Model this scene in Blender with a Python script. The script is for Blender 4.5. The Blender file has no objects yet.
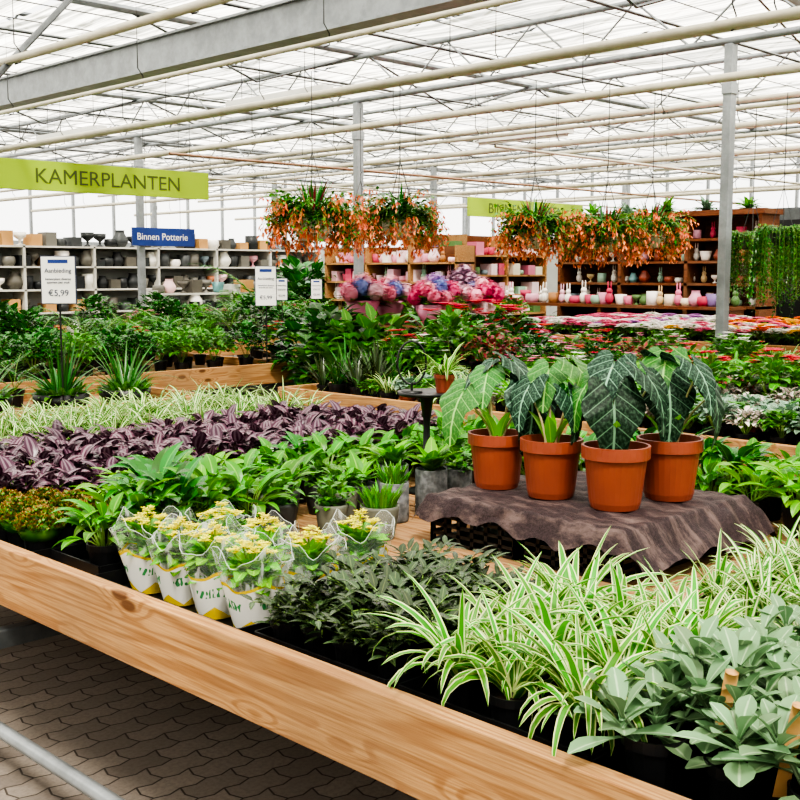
import bpy, math, random
import numpy as np
from mathutils import Vector, Matrix
R=random.Random(7)
pi=math.pi
S=bpy.context.scene
def U(a,b): return R.uniform(a,b)
def hx(h):
    h=h.lstrip('#'); o=[]
    for i in (0,2,4):
        c=int(h[i:i+2],16)/255
        o.append(c/12.92 if c<=.04045 else ((c+.055)/1.055)**2.4)
    return (*o,1)
# ---------------------------------------------------------------- materials
class NT:
    def __init__(s,name):
        s.m=bpy.data.materials.new(name); s.m.use_nodes=True; s.t=s.m.node_tree; s.t.nodes.clear()
        s.out=s.t.nodes.new('ShaderNodeOutputMaterial')
    def n(s,ty,**k):
        x=s.t.nodes.new(ty)
        for a,b in k.items(): setattr(x,a,b)
        return x
    def l(s,a,b): s.t.links.new(a,b)
    def put(s,v,sock):
        if isinstance(v,(int,float,tuple)): sock.default_value=v
        else: s.l(v,sock)
    def math(s,op,a,b=0.0,c=0.0,clamp=False):
        x=s.n('ShaderNodeMath',operation=op,use_clamp=clamp)
        s.put(a,x.inputs[0]); s.put(b,x.inputs[1]); s.put(c,x.inputs[2]); return x.outputs[0]
    def mix(s,f,a,b,blend='MIX'):
        x=s.n('ShaderNodeMix',data_type='RGBA',blend_type=blend)
        s.put(f,x.inputs[0]); s.put(a,x.inputs[6]); s.put(b,x.inputs[7]); return x.outputs[2]
    def ss(s,v,a,b):
        x=s.n('ShaderNodeMapRange',interpolation_type='SMOOTHSTEP')
        s.put(v,x.inputs[0]); x.inputs[1].default_value=a; x.inputs[2].default_value=b; return x.outputs[0]
    def noise(s,vec,scale,detail=3,rough=.5):
        x=s.n('ShaderNodeTexNoise'); x.inputs['Scale'].default_value=scale; x.inputs['Detail'].default_value=detail; x.inputs['Roughness'].default_value=rough
        if vec is not None: s.l(vec,x.inputs['Vector'])
        return x.outputs[0]
    def mapping(s,vec,sc):
        x=s.n('ShaderNodeMapping'); x.inputs['Scale'].default_value=sc; s.l(vec,x.inputs[0]); return x.outputs[0]
    def obj(s): return s.n('ShaderNodeTexCoord').outputs['Object']
    def bsdf(s,col,rough=.5,metal=0,spec=.5,bump=None,bs=.3,trans=0,alpha=None):
        p=s.n('ShaderNodeBsdfPrincipled'); s.put(col,p.inputs['Base Color']); s.put(rough,p.inputs['Roughness'])
        p.inputs['Metallic'].default_value=metal; p.inputs['Specular IOR Level'].default_value=spec
        if bump is not None:
            b=s.n('ShaderNodeBump'); b.inputs['Strength'].default_value=bs; b.inputs['Distance'].default_value=.01; s.l(bump,b.inputs['Height']); s.l(b.outputs[0],p.inputs['Normal'])
        o=p.outputs[0]
        if trans:
            t=s.n('ShaderNodeBsdfTranslucent'); s.put(col,t.inputs[0]); mx=s.n('ShaderNodeMixShader'); mx.inputs[0].default_value=trans
            s.l(o,mx.inputs[1]); s.l(t.outputs[0],mx.inputs[2]); o=mx.outputs[0]
        if alpha is not None:
            t=s.n('ShaderNodeBsdfTransparent'); mx=s.n('ShaderNodeMixShader'); s.put(alpha,mx.inputs[0])
            s.l(t.outputs[0],mx.inputs[1]); s.l(o,mx.inputs[2]); o=mx.outputs[0]
        s.l(o,s.out.inputs[0]); return s.m
def plain(name,h,rough=.5,metal=0,nz=.0,nscale=20,spec=.5):
    t=NT(name); c=hx(h)
    if nz:
        f=t.noise(t.obj(),nscale); f=t.ss(f,.3,.7)
        col=t.mix(f,tuple(x*(1-nz) for x in c[:3])+(1,),tuple(min(1,x*(1+nz)) for x in c[:3])+(1,))
        return t.bsdf(col,rough,metal,spec,bump=f,bs=.1)
    return t.bsdf(c,rough,metal,spec)
def leafm(name,c1,c2=None,pat='plain',rough=.42,trans=.25,c3=None,N=7,var=.35,spec=.4):
    t=NT(name); c1=hx(c1); c2=hx(c2) if c2 else c1
    uv=t.n('ShaderNodeUVMap').outputs[0]; sp=t.n('ShaderNodeSeparateXYZ'); t.l(uv,sp.inputs[0]); x,y=sp.outputs[0],sp.outputs[1]
    a=t.math('MULTIPLY',t.math('ABSOLUTE',t.math('SUBTRACT',x,.5)),2)
    if pat=='plain': f=t.math('SUBTRACT',1.0,t.ss(a,.03,.16)); f=t.math('MULTIPLY',f,.6)
    elif pat=='margin': f=t.ss(a,.6,.72)
    elif pat=='stripe': f=t.math('SUBTRACT',1.0,t.ss(a,.3,.48))
    elif pat=='bands':
        f=t.math('MULTIPLY',t.ss(a,.15,.28),t.math('SUBTRACT',1.0,t.ss(a,.5,.65))); f=t.math('MULTIPLY',f,.6)
    elif pat=='vein':
        fr=t.math('FRACT',t.math('SUBTRACT',t.math('MULTIPLY',y,float(N)),t.math('MULTIPLY',a,1.9)))
        d=t.math('ABSOLUTE',t.math('SUBTRACT',fr,.5))
        nb=t.noise(t.mapping(uv,(9,9,1)),3.0,3)
        f=t.math('SUBTRACT',1.0,t.ss(d,.012,.06)); f2=t.math('SUBTRACT',1.0,t.ss(a,.018,.042)); f=t.math('MAXIMUM',t.math('MULTIPLY',f,.65),f2)
        c1=t.mix(t.math('MULTIPLY',t.ss(nb,.4,.7),.22),c1,c2)
    elif pat=='tip': f=t.ss(y,.35,.95)
    elif pat=='spots': f=t.ss(t.noise(t.mapping(uv,(3,3,3)),2.5,3),.45,.6)
    col=t.mix(f,c1,c2)
    at=t.n('ShaderNodeAttribute',attribute_name='rnd').outputs['Fac']
    oi=t.n('ShaderNodeObjectInfo').outputs['Random']
    v=t.math('ADD',t.math('MULTIPLY',at,var*2*.7),t.math('MULTIPLY',oi,var*2*.3)); v=t.math('ADD',v,1-var)
    h=t.n('ShaderNodeHueSaturation'); t.l(col,h.inputs['Color']); t.l(v,h.inputs['Value'])
    t.l(t.math('ADD',.485,t.math('MULTIPLY',at,.03)),h.inputs['Hue'])
    return t.bsdf(h.outputs[0],rough,0,spec,trans=trans)
def rampm(name,cols,rough=.5,trans=.2,src='obj'):
    t=NT(name)
    f=t.n('ShaderNodeObjectInfo').outputs['Random'] if src=='obj' else t.n('ShaderNodeAttribute',attribute_name='rnd').outputs['Fac']
    r=t.n('ShaderNodeValToRGB'); r.color_ramp.interpolation='CONSTANT'; e=r.color_ramp.elements
    while len(e)<len(cols): e.new(.5)
    for i,c in enumerate(cols): e[i].position=i/len(cols); e[i].color=hx(c)
    t.l(f,r.inputs[0]); return t.bsdf(r.outputs[0],rough,0,.3,trans=trans)
def wood(name,axis,light,mid,dark,line='#7a4c28'):
    t=NT(name); o=t.obj()
    A=lambda l,c: (l,c,c) if axis=='x' else (c,l,c)
    v=t.n('ShaderNodeTexVoronoi'); v.inputs['Scale'].default_value=1.0; t.l(t.mapping(o,A(3.2,8)),v.inputs['Vector'])
    near=t.math('SUBTRACT',1.0,t.ss(v.outputs['Distance'],.0,.45))
    n0=t.noise(t.mapping(o,A(.5,9)),1.0,1.5,.4)
    ph=t.math('ADD',t.math('MULTIPLY',n0,90.0),t.math('MULTIPLY',near,14.0))
    ring=t.ss(t.math('SINE',ph),-.2,1.0)
    n1=t.noise(t.mapping(o,A(4,160)),1.0,4,.6)
    col=t.mix(t.ss(n1,.3,.75),hx(light),hx(mid))
    col=t.mix(t.math('MULTIPLY',ring,.5),col,hx(line))
    kn=t.math('SUBTRACT',1.0,t.ss(v.outputs['Distance'],.09,.17))
    col=t.mix(t.math('MULTIPLY',kn,.85),col,hx(dark))
    n2=t.noise(o,2.2,4); col=t.mix(t.math('MULTIPLY',t.ss(n2,.4,.7),.35),col,hx('#75604a'))
    return t.bsdf(col,.7,0,.2,bump=n1,bs=.15)
M={}
M['wy']=wood('pine_wood_y','y','#b89062','#966c42','#4e2a12'); M['wx']=wood('pine_wood_x','x','#b89062','#966c42','#4e2a12')
M['slat']=wood('bench_slats','y','#aa8862','#856444','#4e3420')
M['brown']=wood('cabinet_wood','y','#7a4a2c','#5a3420','#3a2012','#3a2012')
def metalm(name,h):
    t=NT(name); n=t.noise(t.obj(),6,5,.7); c=hx(h)
    col=t.mix(t.ss(n,.3,.7),tuple(x*.68 for x in c[:3])+(1,),c); return t.bsdf(col,.42,.3,.5)
M['galv']=metalm('galvanised_steel','#92979a'); M['galvd']=metalm('dark_steel','#5c6062')
M['cream']=plain('cream_paint','#b8b3a2',.45,0,.08,8)
M['black']=plain('black_plastic','#141517',.38,0)
M['dark']=plain('dark_grey_pot','#3d3f40',.6,0,.15)
M['gpot']=plain('grey_green_pot','#66685c',.7,0,.15)
M['conc']=plain('concrete_pot','#66686a',.8,0,.4,45)
M['terra']=plain('terracotta_plastic','#86402b',.42,0,.06,10)
M['soil']=plain('potting_soil','#2b1d14',.95,0,.4,60)
M['white']=plain('white_paint','#dfdfdb',.5)
M['panel']=plain('wall_panel','#9a9c98',.6,0,.05,2)
M['cerw']=plain('white_ceramic','#dedbd2',.3)
M['shelfw']=plain('shelf_paint','#c2c0b8',.5)
M['lime']=plain('lime_sign','#8fab16',.5)
M['limed']=plain('sign_letters','#3e4c1a',.5)
M['blue']=plain('blue_sign','#183478',.4)
M['letd']=plain('dark_letters','#2c3550',.5)
M['cable']=plain('cable_dark','#3b3d3e',.6)
M['tanp']=plain('brown_pipe','#9c7a62',.6)
M['tag']=plain('plant_tag_wood','#b98c56',.7)
M['film']=plain('clear_film_edge','#cdd6d2',.2)
M['pots']=rampm('mixed_pottery',['#e9e2da','#d49aa5','#6f9fa0','#b9aaa0','#efc7c9','#7c8c94','#d8d3c5','#c07c5a','#98b8a0'],.4,0,'rnd')
M['potsd']=rampm('dark_pottery',['#2f3233','#444748','#59564f','#26282a','#6a6861'],.4,0,'rnd')
M['gift']=rampm('gift_items',['#d9a0b4','#e8dcc4','#9abda9','#b9405a','#cbb285','#8570a0','#ece8e4','#5c7c4c','#a87a50'],.5,.1,'rnd')
M['giftp']=rampm('pink_gift_items',['#e49ab4','#f0d4dc','#c8506e','#e8b8c8','#f2ece6','#d97a98'],.5,.1,'rnd')
M['wrap']=rampm('bouquet_wrap',['#e0a6bc','#d77a9c','#ecccd4','#d890b0'],.4,.2)
def paver():
    t=NT('interlocking_pavers'); o=t.obj(); sp=t.n('ShaderNodeSeparateXYZ'); t.l(o,sp.inputs[0]); x,y=sp.outputs[0],sp.outputs[1]
    tri=lambda v,p,am: t.math('MULTIPLY',t.math('PINGPONG',v,p),am)
    x2=t.math('ADD',x,tri(y,.05,.3)); y2=t.math('ADD',y,tri(x,.05,.3))
    cb=t.n('ShaderNodeCombineXYZ'); t.l(x2,cb.inputs[0]); t.l(y2,cb.inputs[1])
    b=t.n('ShaderNodeTexBrick'); b.offset=.5; b.inputs['Scale'].default_value=1; b.inputs['Brick Width'].default_value=.2; b.inputs['Row Height'].default_value=.1
    b.inputs['Mortar Size'].default_value=.004; b.inputs['Mortar Smooth'].default_value=.3; b.inputs['Color1'].default_value=hx('#8f857b'); b.inputs['Color2'].default_value=hx('#766d65'); b.inputs['Mortar'].default_value=hx('#37312d')
    t.l(cb.outputs[0],b.inputs['Vector'])
    n=t.noise(o,60,4,.7); col=t.mix(t.math('MULTIPLY',t.ss(n,.35,.7),.35),b.outputs[0],hx('#524b45'))
    n2=t.noise(o,1.3,3); col=t.mix(t.math('MULTIPLY',n2,.3),col,hx('#655d55'))
    return t.bsdf(col,.8,0,.3,bump=t.math('SUBTRACT',1.0,b.outputs['Fac']),bs=.4)
M['paver']=paver()
def screenm():
    t=NT('shade_screen_fabric'); o=t.obj()
    n=t.noise(t.mapping(o,(9,.3,1)),1.0,4,.65)
    col=t.mix(t.ss(n,.38,.62),hx('#74766f'),hx('#f6f5f0'))
    d=t.n('ShaderNodeBsdfDiffuse'); t.put(col,d.inputs[0]); tr=t.n('ShaderNodeBsdfTranslucent'); t.put(col,tr.inputs[0])
    tp=t.n('ShaderNodeBsdfTransparent'); m1=t.n('ShaderNodeMixShader'); m1.inputs[0].default_value=.75; t.l(d.outputs[0],m1.inputs[1]); t.l(tr.outputs[0],m1.inputs[2])
    m2=t.n('ShaderNodeMixShader'); m2.inputs[0].default_value=.2; t.l(m1.outputs[0],m2.inputs[1]); t.l(tp.outputs[0],m2.inputs[2]); t.l(m2.outputs[0],t.out.inputs[0]); return t.m
M['screen']=screenm()
def clothm():
    t=NT('dark_fleece_cloth'); o=t.obj(); n=t.noise(o,120,4,.8); n2=t.noise(t.mapping(o,(16,4,4)),1.5,5,.7)
    col=t.mix(t.ss(n,.3,.75),hx('#1d1416'),hx('#403033')); col=t.mix(t.math('MULTIPLY',t.ss(n2,.45,.7),.6),col,hx('#77645f'))
    return t.bsdf(col,.7,0,.3,bump=n,bs=.5)
M['cloth']=clothm()
def bagm():
    t=NT('printed_plant_sleeve'); uv=t.n('ShaderNodeUVMap').outputs[0]; sp=t.n('ShaderNodeSeparateXYZ'); t.l(uv,sp.inputs[0]); x,y=sp.outputs[0],sp.outputs[1]
    zz=t.math('MULTIPLY',t.math('PINGPONG',t.math('MULTIPLY',x,4.0),.5),.3)
    yy=t.math('ADD',y,zz)
    f=t.math('SUBTRACT',1.0,t.ss(yy,.17,.18))
    f2=t.math('GREATER_THAN',y,.57)
    col=t.mix(t.math('MAXIMUM',f,f2),hx('#f2f1ea'),hx('#e4c416'))
    ln=t.noise(t.mapping(uv,(52,10,1)),1.0,0); lt=t.math('MULTIPLY',t.ss(ln,.5,.54),t.math('MULTIPLY',t.math('GREATER_THAN',y,.3),t.math('LESS_THAN',y,.42)))
    lt=t.math('MULTIPLY',lt,t.math('LESS_THAN',t.math('PINGPONG',t.math('MULTIPLY',x,3.0),.5),.33))
    col=t.mix(lt,col,hx('#4a9a5a'))
    sh=t.ss(t.noise(t.mapping(uv,(26,2.5,1)),1.0,2),.54,.66)  # glossy streaks painted on the clear film as more opaque white
    up=t.ss(y,.61,.62)
    col=t.mix(up,col,hx('#f2f5f4'))
    al=t.math('ADD',t.math('MULTIPLY',t.math('SUBTRACT',1.0,up),.98),t.math('MULTIPLY',up,t.math('ADD',.08,t.math('MULTIPLY',sh,.4))))
    return t.bsdf(col,.12,0,.9,trans=.2,alpha=al)
M['bag']=bagm()
L={}
L['spider']=leafm('spider_leaf','#4d9424','#dde8a2','margin',.36,.3,var=.3)
L['spider2']=leafm('spider_leaf_mid','#488a26','#e2e9b2','stripe',.4,.3,var=.28)
L['sage']=leafm('sage_leaf','#6f9068','#b2c9a2','plain',.55,.2,var=.32)
L['dark']=leafm('dark_leaf','#34462a','#6c7c46','plain',.26,.12,var=.55)
L['green']=leafm('green_leaf','#468a1a','#98c94e','plain',.3,.3,var=.45)
L['bright']=leafm('bright_leaf','#6cb222','#b4de5c','plain',.32,.35,var=.3)
L['deep']=leafm('deep_green_leaf','#27641a','#5c9c3a','plain',.27,.2,var=.48)
L['purple']=leafm('purple_leaf','#421a32','#8c7880','bands',.3,.12,var=.5)
L['aloc']=leafm('alocasia_leaf','#0d2718','#7aa486','vein',.5,.06,N=6,var=.35,spec=.2)
L['aloc2']=leafm('alocasia_young','#2c6824','#92c068','vein',.38,.25,N=6,var=.2)
L['sedum']=leafm('sedum_leaf','#4c8a28','#8a4f26','tip',.5,.1,var=.4)
L['silver']=leafm('silver_leaf','#86a08c','#34603a','spots',.5,.15,var=.3)
L['red']=leafm('red_leaf','#922a38','#3f6b35','margin',.45,.2,var=.3)
L['pinkw']=leafm('white_pink_leaf','#d8c4c2','#4d7a42','margin',.45,.2,var=.25)
L['stem']=leafm('stem_green','#6a8a3c',None,'plain',.5,0)
L['alstem']=leafm('alocasia_stem','#a89870','#a0b070','tip',.5,0,var=.15)
L['yel']=leafm('kalanchoe_flower','#dcd422','#f2ea50','tip',.5,.3,var=.15)
L['orange']=leafm('orange_flower','#e2744a','#f2a478','tip',.55,.3,var=.2)
for k,c in (('fwhite','#f4f2ec'),('fpink','#ec7ca8'),('fred','#d01f38'),('forange','#f07e28'),('fyellow','#f4cc28'),('flilac','#d090d0')): L[k]=leafm('petal_'+k,c,None,'plain',.6,.3,var=.12)
L['hyd']=rampm('hydrangea_florets',['#f0a0b8','#e888a8','#e878a0','#f4bcc8','#e05a90','#f0c8d4','#b890c8','#8c98d0'],.5,.3,'rnd')
L['hydp']=leafm('dried_hydrangea','#a07a98','#c8a0b4','tip',.6,.2)
# ---------------------------------------------------------------- mesh builder
def prof(k,t):
    if k=='strap': return np.minimum(1,t*6+.45)*np.clip(1-t,0,1)**.55
    if k=='lance': return np.sin(pi*np.clip(t,0,1)**.8)**.9+.04*(1-t)
    if k=='ovate': return np.sin(pi*np.clip(t,0,1)**.62)**.8+.03*(1-t)
    if k=='spoon': return (.28+.72*np.clip((t-.2)/.4,0,1)**1.2)*np.sqrt(np.clip(1-((t-.62)/.385).clip(0,1)**2,0,1))
    if k=='pet': return (.3+.7*t)*np.sqrt(np.clip(1-((t-.6)/.41).clip(0,1)**2,0,1))
    return np.ones_like(t)
class MB:
    def __init__(s): s.V=[];s.F=[];s.UV=[];s.MI=[];s.RN=[];s.n=0;s.mats=[];s.sm=[]
    def mi(s,m):
        if m not in s.mats: s.mats.append(m)
        return s.mats.index(m)
    def grid(s,P,m,uv=None,rn=None,smooth=True):
        n,k=P.shape[:2]; 
        if uv is None:
            a,b=np.meshgrid(np.linspace(0,1,k),np.linspace(0,1,n)); uv=np.stack([a,b],-1)
        i=np.arange(n*k).reshape(n,k)+s.n
        f=np.stack([i[:-1,:-1],i[:-1,1:],i[1:,1:],i[1:,:-1]],-1).reshape(-1,4)
        s.V.append(P.reshape(-1,3)); s.UV.append(uv.reshape(-1,2)); s.F.append(f); s.MI.append(np.full(len(f),s.mi(m))); s.sm.append(np.full(len(f),smooth))
        s.RN.append(np.full(n*k,R.random() if rn is None else rn)); s.n+=n*k
    def leaf(s,b,az,el,Ln,W,droop,m,pr='lance',cols=3,segs=5,fold=.25,pw=1.0,roll=0,rn=None,wav=0):
        t=np.linspace(0,1,segs+1); e=el-droop*t**pw; em=(e[1:]+e[:-1])/2
        dh=np.cos(em)*Ln/segs; dz=np.sin(em)*Ln/segs
        h=np.concatenate([[0],np.cumsum(dh)]); z=np.concatenate([[0],np.cumsum(dz)])
        ca,sa=math.cos(az),math.sin(az)
        sp=np.stack([b[0]+h*ca,b[1]+h*sa,b[2]+z],-1)
        side=np.array([-sa,ca,0.]); nrm=np.stack([-np.sin(e)*ca,-np.sin(e)*sa,np.cos(e)],-1)
        if roll:
            sd=side*math.cos(roll)+nrm*math.sin(roll); nrm=nrm*math.cos(roll)-side*math.sin(roll)
        else: sd=np.repeat(side[None],segs+1,0)
        w=prof(pr,t)*W; c=np.linspace(-1,1,cols)
        P=sp[:,None]+sd[:,None]*(c[None,:,None]*w[:,None,None])+nrm[:,None]*(np.abs(c)[None,:,None]*(fold*w)[:,None,None])
        if wav: P=P+nrm[:,None]*((np.abs(c)[None,:]*np.sin(t*14)[:,None]*wav*W)[...,None])
        s.grid(P,m,rn=rn); return sp[-1]
    def lathe(s,pr,c,m,seg=16,rn=None,smooth=True,sx=1,sy=1):
        pr=np.array(pr,float); th=np.linspace(0,2*pi,seg+1)
        P=np.stack([c[0]+sx*pr[:,0:1]*np.cos(th),c[1]+sy*pr[:,0:1]*np.sin(th),np.repeat(c[2]+pr[:,1:2],seg+1,1)],-1)
        s.grid(P,m,rn=rn,smooth=smooth)
    def tube(s,pts,rad,m,sides=6,rn=None):
        pts=np.array(pts,float); n=len(pts); rad=np.broadcast_to(rad,(n,)); T=np.gradient(pts,axis=0)
        T/=np.linalg.norm(T,axis=1)[:,None]+1e-9; up=np.array([0,0,1.]) if abs(T[0,2])<.9 else np.array([1.,0,0])
        A=np.cross(T,up); A/=np.linalg.norm(A,axis=1)[:,None]+1e-9; B=np.cross(A,T); th=np.linspace(0,2*pi,sides+1)
        P=pts[:,None]+rad[:,None,None]*(A[:,None]*np.cos(th)[None,:,None]+B[:,None]*np.sin(th)[None,:,None]); s.grid(P,m,rn=rn)
    def box(s,x0,x1,y0,y1,z0,z1,m,rn=None):
        v=np.array([[x,y,z] for z in (z0,z1) for y in (y0,y1) for x in (x0,x1)],float)
        f=np.array([[0,2,3,1],[4,5,7,6],[0,1,5,4],[2,6,7,3],[0,4,6,2],[1,3,7,5]])+s.n
        s.V.append(v); s.UV.append(v[:,:2]); s.F.append(f); s.MI.append(np.full(6,s.mi(m))); s.sm.append(np.full(6,False)); s.RN.append(np.full(8,R.random() if rn is None else rn)); s.n+=8
    def blob(s,c,r,m,sc=(1,1,1),seg=10,rn=None):
        ph=np.linspace(-pi/2,pi/2,7); th=np.linspace(0,2*pi,seg+1)
        P=np.stack([c[0]+r*sc[0]*np.cos(ph)[:,None]*np.cos(th),c[1]+r*sc[1]*np.cos(ph)[:,None]*np.sin(th),c[2]+r*sc[2]*np.repeat(np.sin(ph)[:,None],seg+1,1)],-1); s.grid(P,m,rn=rn)
    def flower(s,c,r,m,n=5,el=.4,rn=None,cols=3):
        a0=U(0,6); rn=R.random() if rn is None else rn
        for i in range(n): s.leaf(c,a0+i*2*pi/n,el,r,r*.5,.3,m,'pet',cols,2,.1,rn=rn)
    def mesh(s,name):
        V=np.concatenate(s.V); F=np.concatenate(s.F); UVv=np.concatenate(s.UV); me=bpy.data.meshes.new(name)
        me.vertices.add(len(V)); me.vertices.foreach_set('co',V.astype(np.float32).ravel())
        me.loops.add(F.size); me.loops.foreach_set('vertex_index',F.ravel().astype(np.int32))
        me.polygons.add(len(F)); me.polygons.foreach_set('loop_start',(np.arange(len(F))*4).astype(np.int32))
        try: me.polygons.foreach_set('loop_total',np.full(len(F),4,np.int32))
        except Exception: pass
        me.polygons.foreach_set('material_index',np.concatenate(s.MI).astype(np.int32))
        me.polygons.foreach_set('use_smooth',np.concatenate(s.sm))
        uv=me.uv_layers.new(name='UVMap'); uv.data.foreach_set('uv',UVv[F.ravel()].astype(np.float32).ravel())
        at=me.attributes.new('rnd','FLOAT','POINT'); at.data.foreach_set('value',np.concatenate(s.RN).astype(np.float32))
        for m in s.mats: me.materials.append(m)
        me.update(calc_edges=True); me.validate(); return me
    def obj(s,name,parent=None,bevel=0):
        o=bpy.data.objects.new(name,s.mesh(name)); S.collection.objects.link(o)
        if parent: o.parent=parent
        if bevel:
            b=o.modifiers.new('b','BEVEL'); b.width=bevel; b.segments=2; b.limit_method='ANGLE'
        return o
def inst(name,me,loc,rz=0,sc=1,parent=None):
    o=bpy.data.objects.new(name,me); S.collection.objects.link(o); o.location=loc; o.rotation_euler=(0,0,rz); o.scale=(sc,sc,sc) if not isinstance(sc,tuple) else sc
    if parent: o.parent=parent
    return o
def empty(name,loc=(0,0,0)):
    o=bpy.data.objects.new(name,None); o.empty_display_size=.1; S.collection.objects.link(o); o.location=loc; return o
def text(body,size,loc,rot,mat,parent=None,name='lettering',sx=1,al='LEFT'):
    c=bpy.data.curves.new(name,'FONT'); c.body=body; c.size=size; c.extrude=.001; c.align_x=al; c.materials.append(mat)
    o=bpy.data.objects.new(name,c); S.collection.objects.link(o); o.location=loc; o.rotation_euler=rot; o.scale=(sx,1,1)
    if parent: o.parent=parent
    return o
def pot(b,r,h,m,soil=True,c=(0,0,0),seg=18):
    b.lathe([(0,0),(r*.72,0),(r*.78,h*.1),(r*.93,h*.78),(r*.95,h*.8),(r*1.03,h*.8),(r*1.03,h),(r*.95,h),(r*.93,h*.86),(0,h*.86)],c,m,seg,smooth=False)
    if soil: b.lathe([(r*.935,h*.87),(0,h*.9)],c,M['soil'],seg)
# ---------------------------------------------------------------- plants
def spider(n=46,L1=.2,L2=.34,mat='spider',potm='black',r=.055,h=.1,W=.0095):
    b=MB(); pot(b,r,h,M[potm])
    for i in range(n):
        a=U(0,2*pi); q=(i/n)**.7
        b.leaf((r*.35*math.cos(a),r*.35*math.sin(a),h*.9),a+U(-.3,.3),1.45-U(.05,.9)*q-.1,U(L1,L2),W*U(.75,1.25),U(.8,2.3)*(.5+q),L[mat],'strap',5 if W>.0085 else 3,8,.35,1.3,U(-.4,.4))
    return b.mesh('spider')
def sage():
    b=MB(); pot(b,.055,.1,M['black'])
    for k in range(5):
        a=k*1.257+U(-.3,.3); rr=0 if k==0 else .055; hh=U(.03,.1); top=(rr*math.cos(a)*1.3,rr*math.sin(a)*1.3,.09+hh)
        b.tube([(rr*.4*math.cos(a),rr*.4*math.sin(a),.08),top],.004,L['sage'],5)
        for i in range(10):
            q=i/10; b.leaf((top[0],top[1],top[2]-.04*(1-q)),i*2.4+a,.15+q*1.1,U(.085,.125)*(1-.35*q),.022*(1-.3*q)*U(.85,1.15),.4,L['sage'],'spoon',5,6,.28,1.2)
    return b.mesh('sage')
def darkb(m='dark',n=20,Lf=.055,W=.0095,up=.13,r=.055,m2='dark'):
    b=MB(); pot(b,r,.1,M['black'])
    for i in range(n):
        a=U(0,2*pi); el=U(.2,1.3); ln=U(.6,1.05)*up; pts=[]; p=np.array([0,0,.09]); e=el
        for k in range(6):
            pts.append(p.copy()); p=p+np.array([math.cos(a)*math.cos(e),math.sin(a)*math.cos(e),math.sin(e)])*ln/5; e-=.2
        b.tube(pts,.0018,L['stem'],4)
        for k in range(1,6):
            for sgn in (-1,1): b.leaf(pts[k],a+sgn*U(.5,1.3),U(.0,.9),Lf*U(.7,1.15),W*U(.8,1.2),.5,L[m if R.random()<.85 else m2],'lance',3,4,.3)
    return b.mesh('darkb')
def clump(m='green',n=34,L1=.1,L2=.17,W=.026,st=.12,r=.06,h=.11,pm='black',pr='lance',cols=5,wav=0,seg=6,potr=None):
    b=MB(); pot(b,potr or r,h,M[pm])
    for i in range(n):
        a=U(0,2*pi); q=R.random(); el=1.45-q*.95; s=st*U(.5,1.15)
        p0=np.array([r*.3*math.cos(a),r*.3*math.sin(a),h*.88]); p1=p0+s*np.array([math.cos(a)*math.cos(el),math.sin(a)*math.cos(el),math.sin(el)])
        b.tube([p0,(p0+p1)/2+[0,0,.004],p1],.0022,L['stem'],4)
        b.leaf(p1,a+U(-.5,.5),el-.25,U(L1,L2),W*U(.8,1.2),U(.7,1.5),L[m],pr,cols,seg,.25,1.1,U(-.3,.3),wav=wav)
    return b.mesh('clump')
def bushy(m,n=170,Rr=.14,H=.24,Lf=.06,W=.02,pm='black',r=.07,h=.12,pr='ovate',fl=None,nf=0,fr=.02,base=.08):
    b=MB(); pot(b,r,h,M[pm],seg=12)
    for i in range(14):
        a=U(0,6.28); b.tube([(0,0,h*.8),(Rr*.5*math.cos(a),Rr*.5*math.sin(a),h+H*U(.4,.8))],.002,L['stem'],4)
    for i in range(n):
        a=U(0,6.28); c=R.random()**.6; ph=math.asin(min(1,U(-.1,1))) ; rr=Rr*c**.4*math.cos(ph); z=h*.9+.02+H*.35+H*.62*math.sin(ph)*c**.4
        b.leaf((rr*math.cos(a),rr*math.sin(a),z),a+U(-.8,.8),U(-.2,.9)+ph*.3,Lf*U(.7,1.2),W*U(.8,1.2),U(.4,1.2),L[m],pr,3,3,.25)
    for i in range(nf):
        a=U(0,6.28); ph=U(.25,1.5); rr=Rr*.95*math.cos(ph); b.flower((rr*math.cos(a),rr*math.sin(a),h*.9+.045+H*.35+H*.65*math.sin(ph)),fr,L[fl],5,.3)
    return b.mesh('bushy')
def palm(m='deep',n=9,Lf=.4,pm='black',r=.08,h=.14,lw=.007,ll=.13,stiff=1.2):
    b=MB(); pot(b,r,h,M[pm],seg=14)
    for i in range(n):
        a=i*2.4+U(-.3,.3); e=1.45-U(0,.6); p=np.array([0,0,h*.85]); N=13; st=Lf*U(.7,1.1)/N; pts=[]
        for k in range(N):
            pts.append(p.copy())
            if k>3:
                for s in (-1,1): b.leaf(p,a+s*.85,e*.6+.2,ll*(1-.5*abs(k/N-.55)*2)*U(.85,1.1),lw,.9,L[m],'lance',3,3,.3)
            p=p+st*np.array([math.cos(a)*math.cos(e),math.sin(a)*math.cos(e),math.sin(e)]); e-=stiff/N
        b.tube(pts,.003,L['stem'],4)
        b.leaf(p,a,e,ll*.7,lw,.4,L[m],'lance',3,3,.3)
    return b.mesh('palm')
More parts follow.
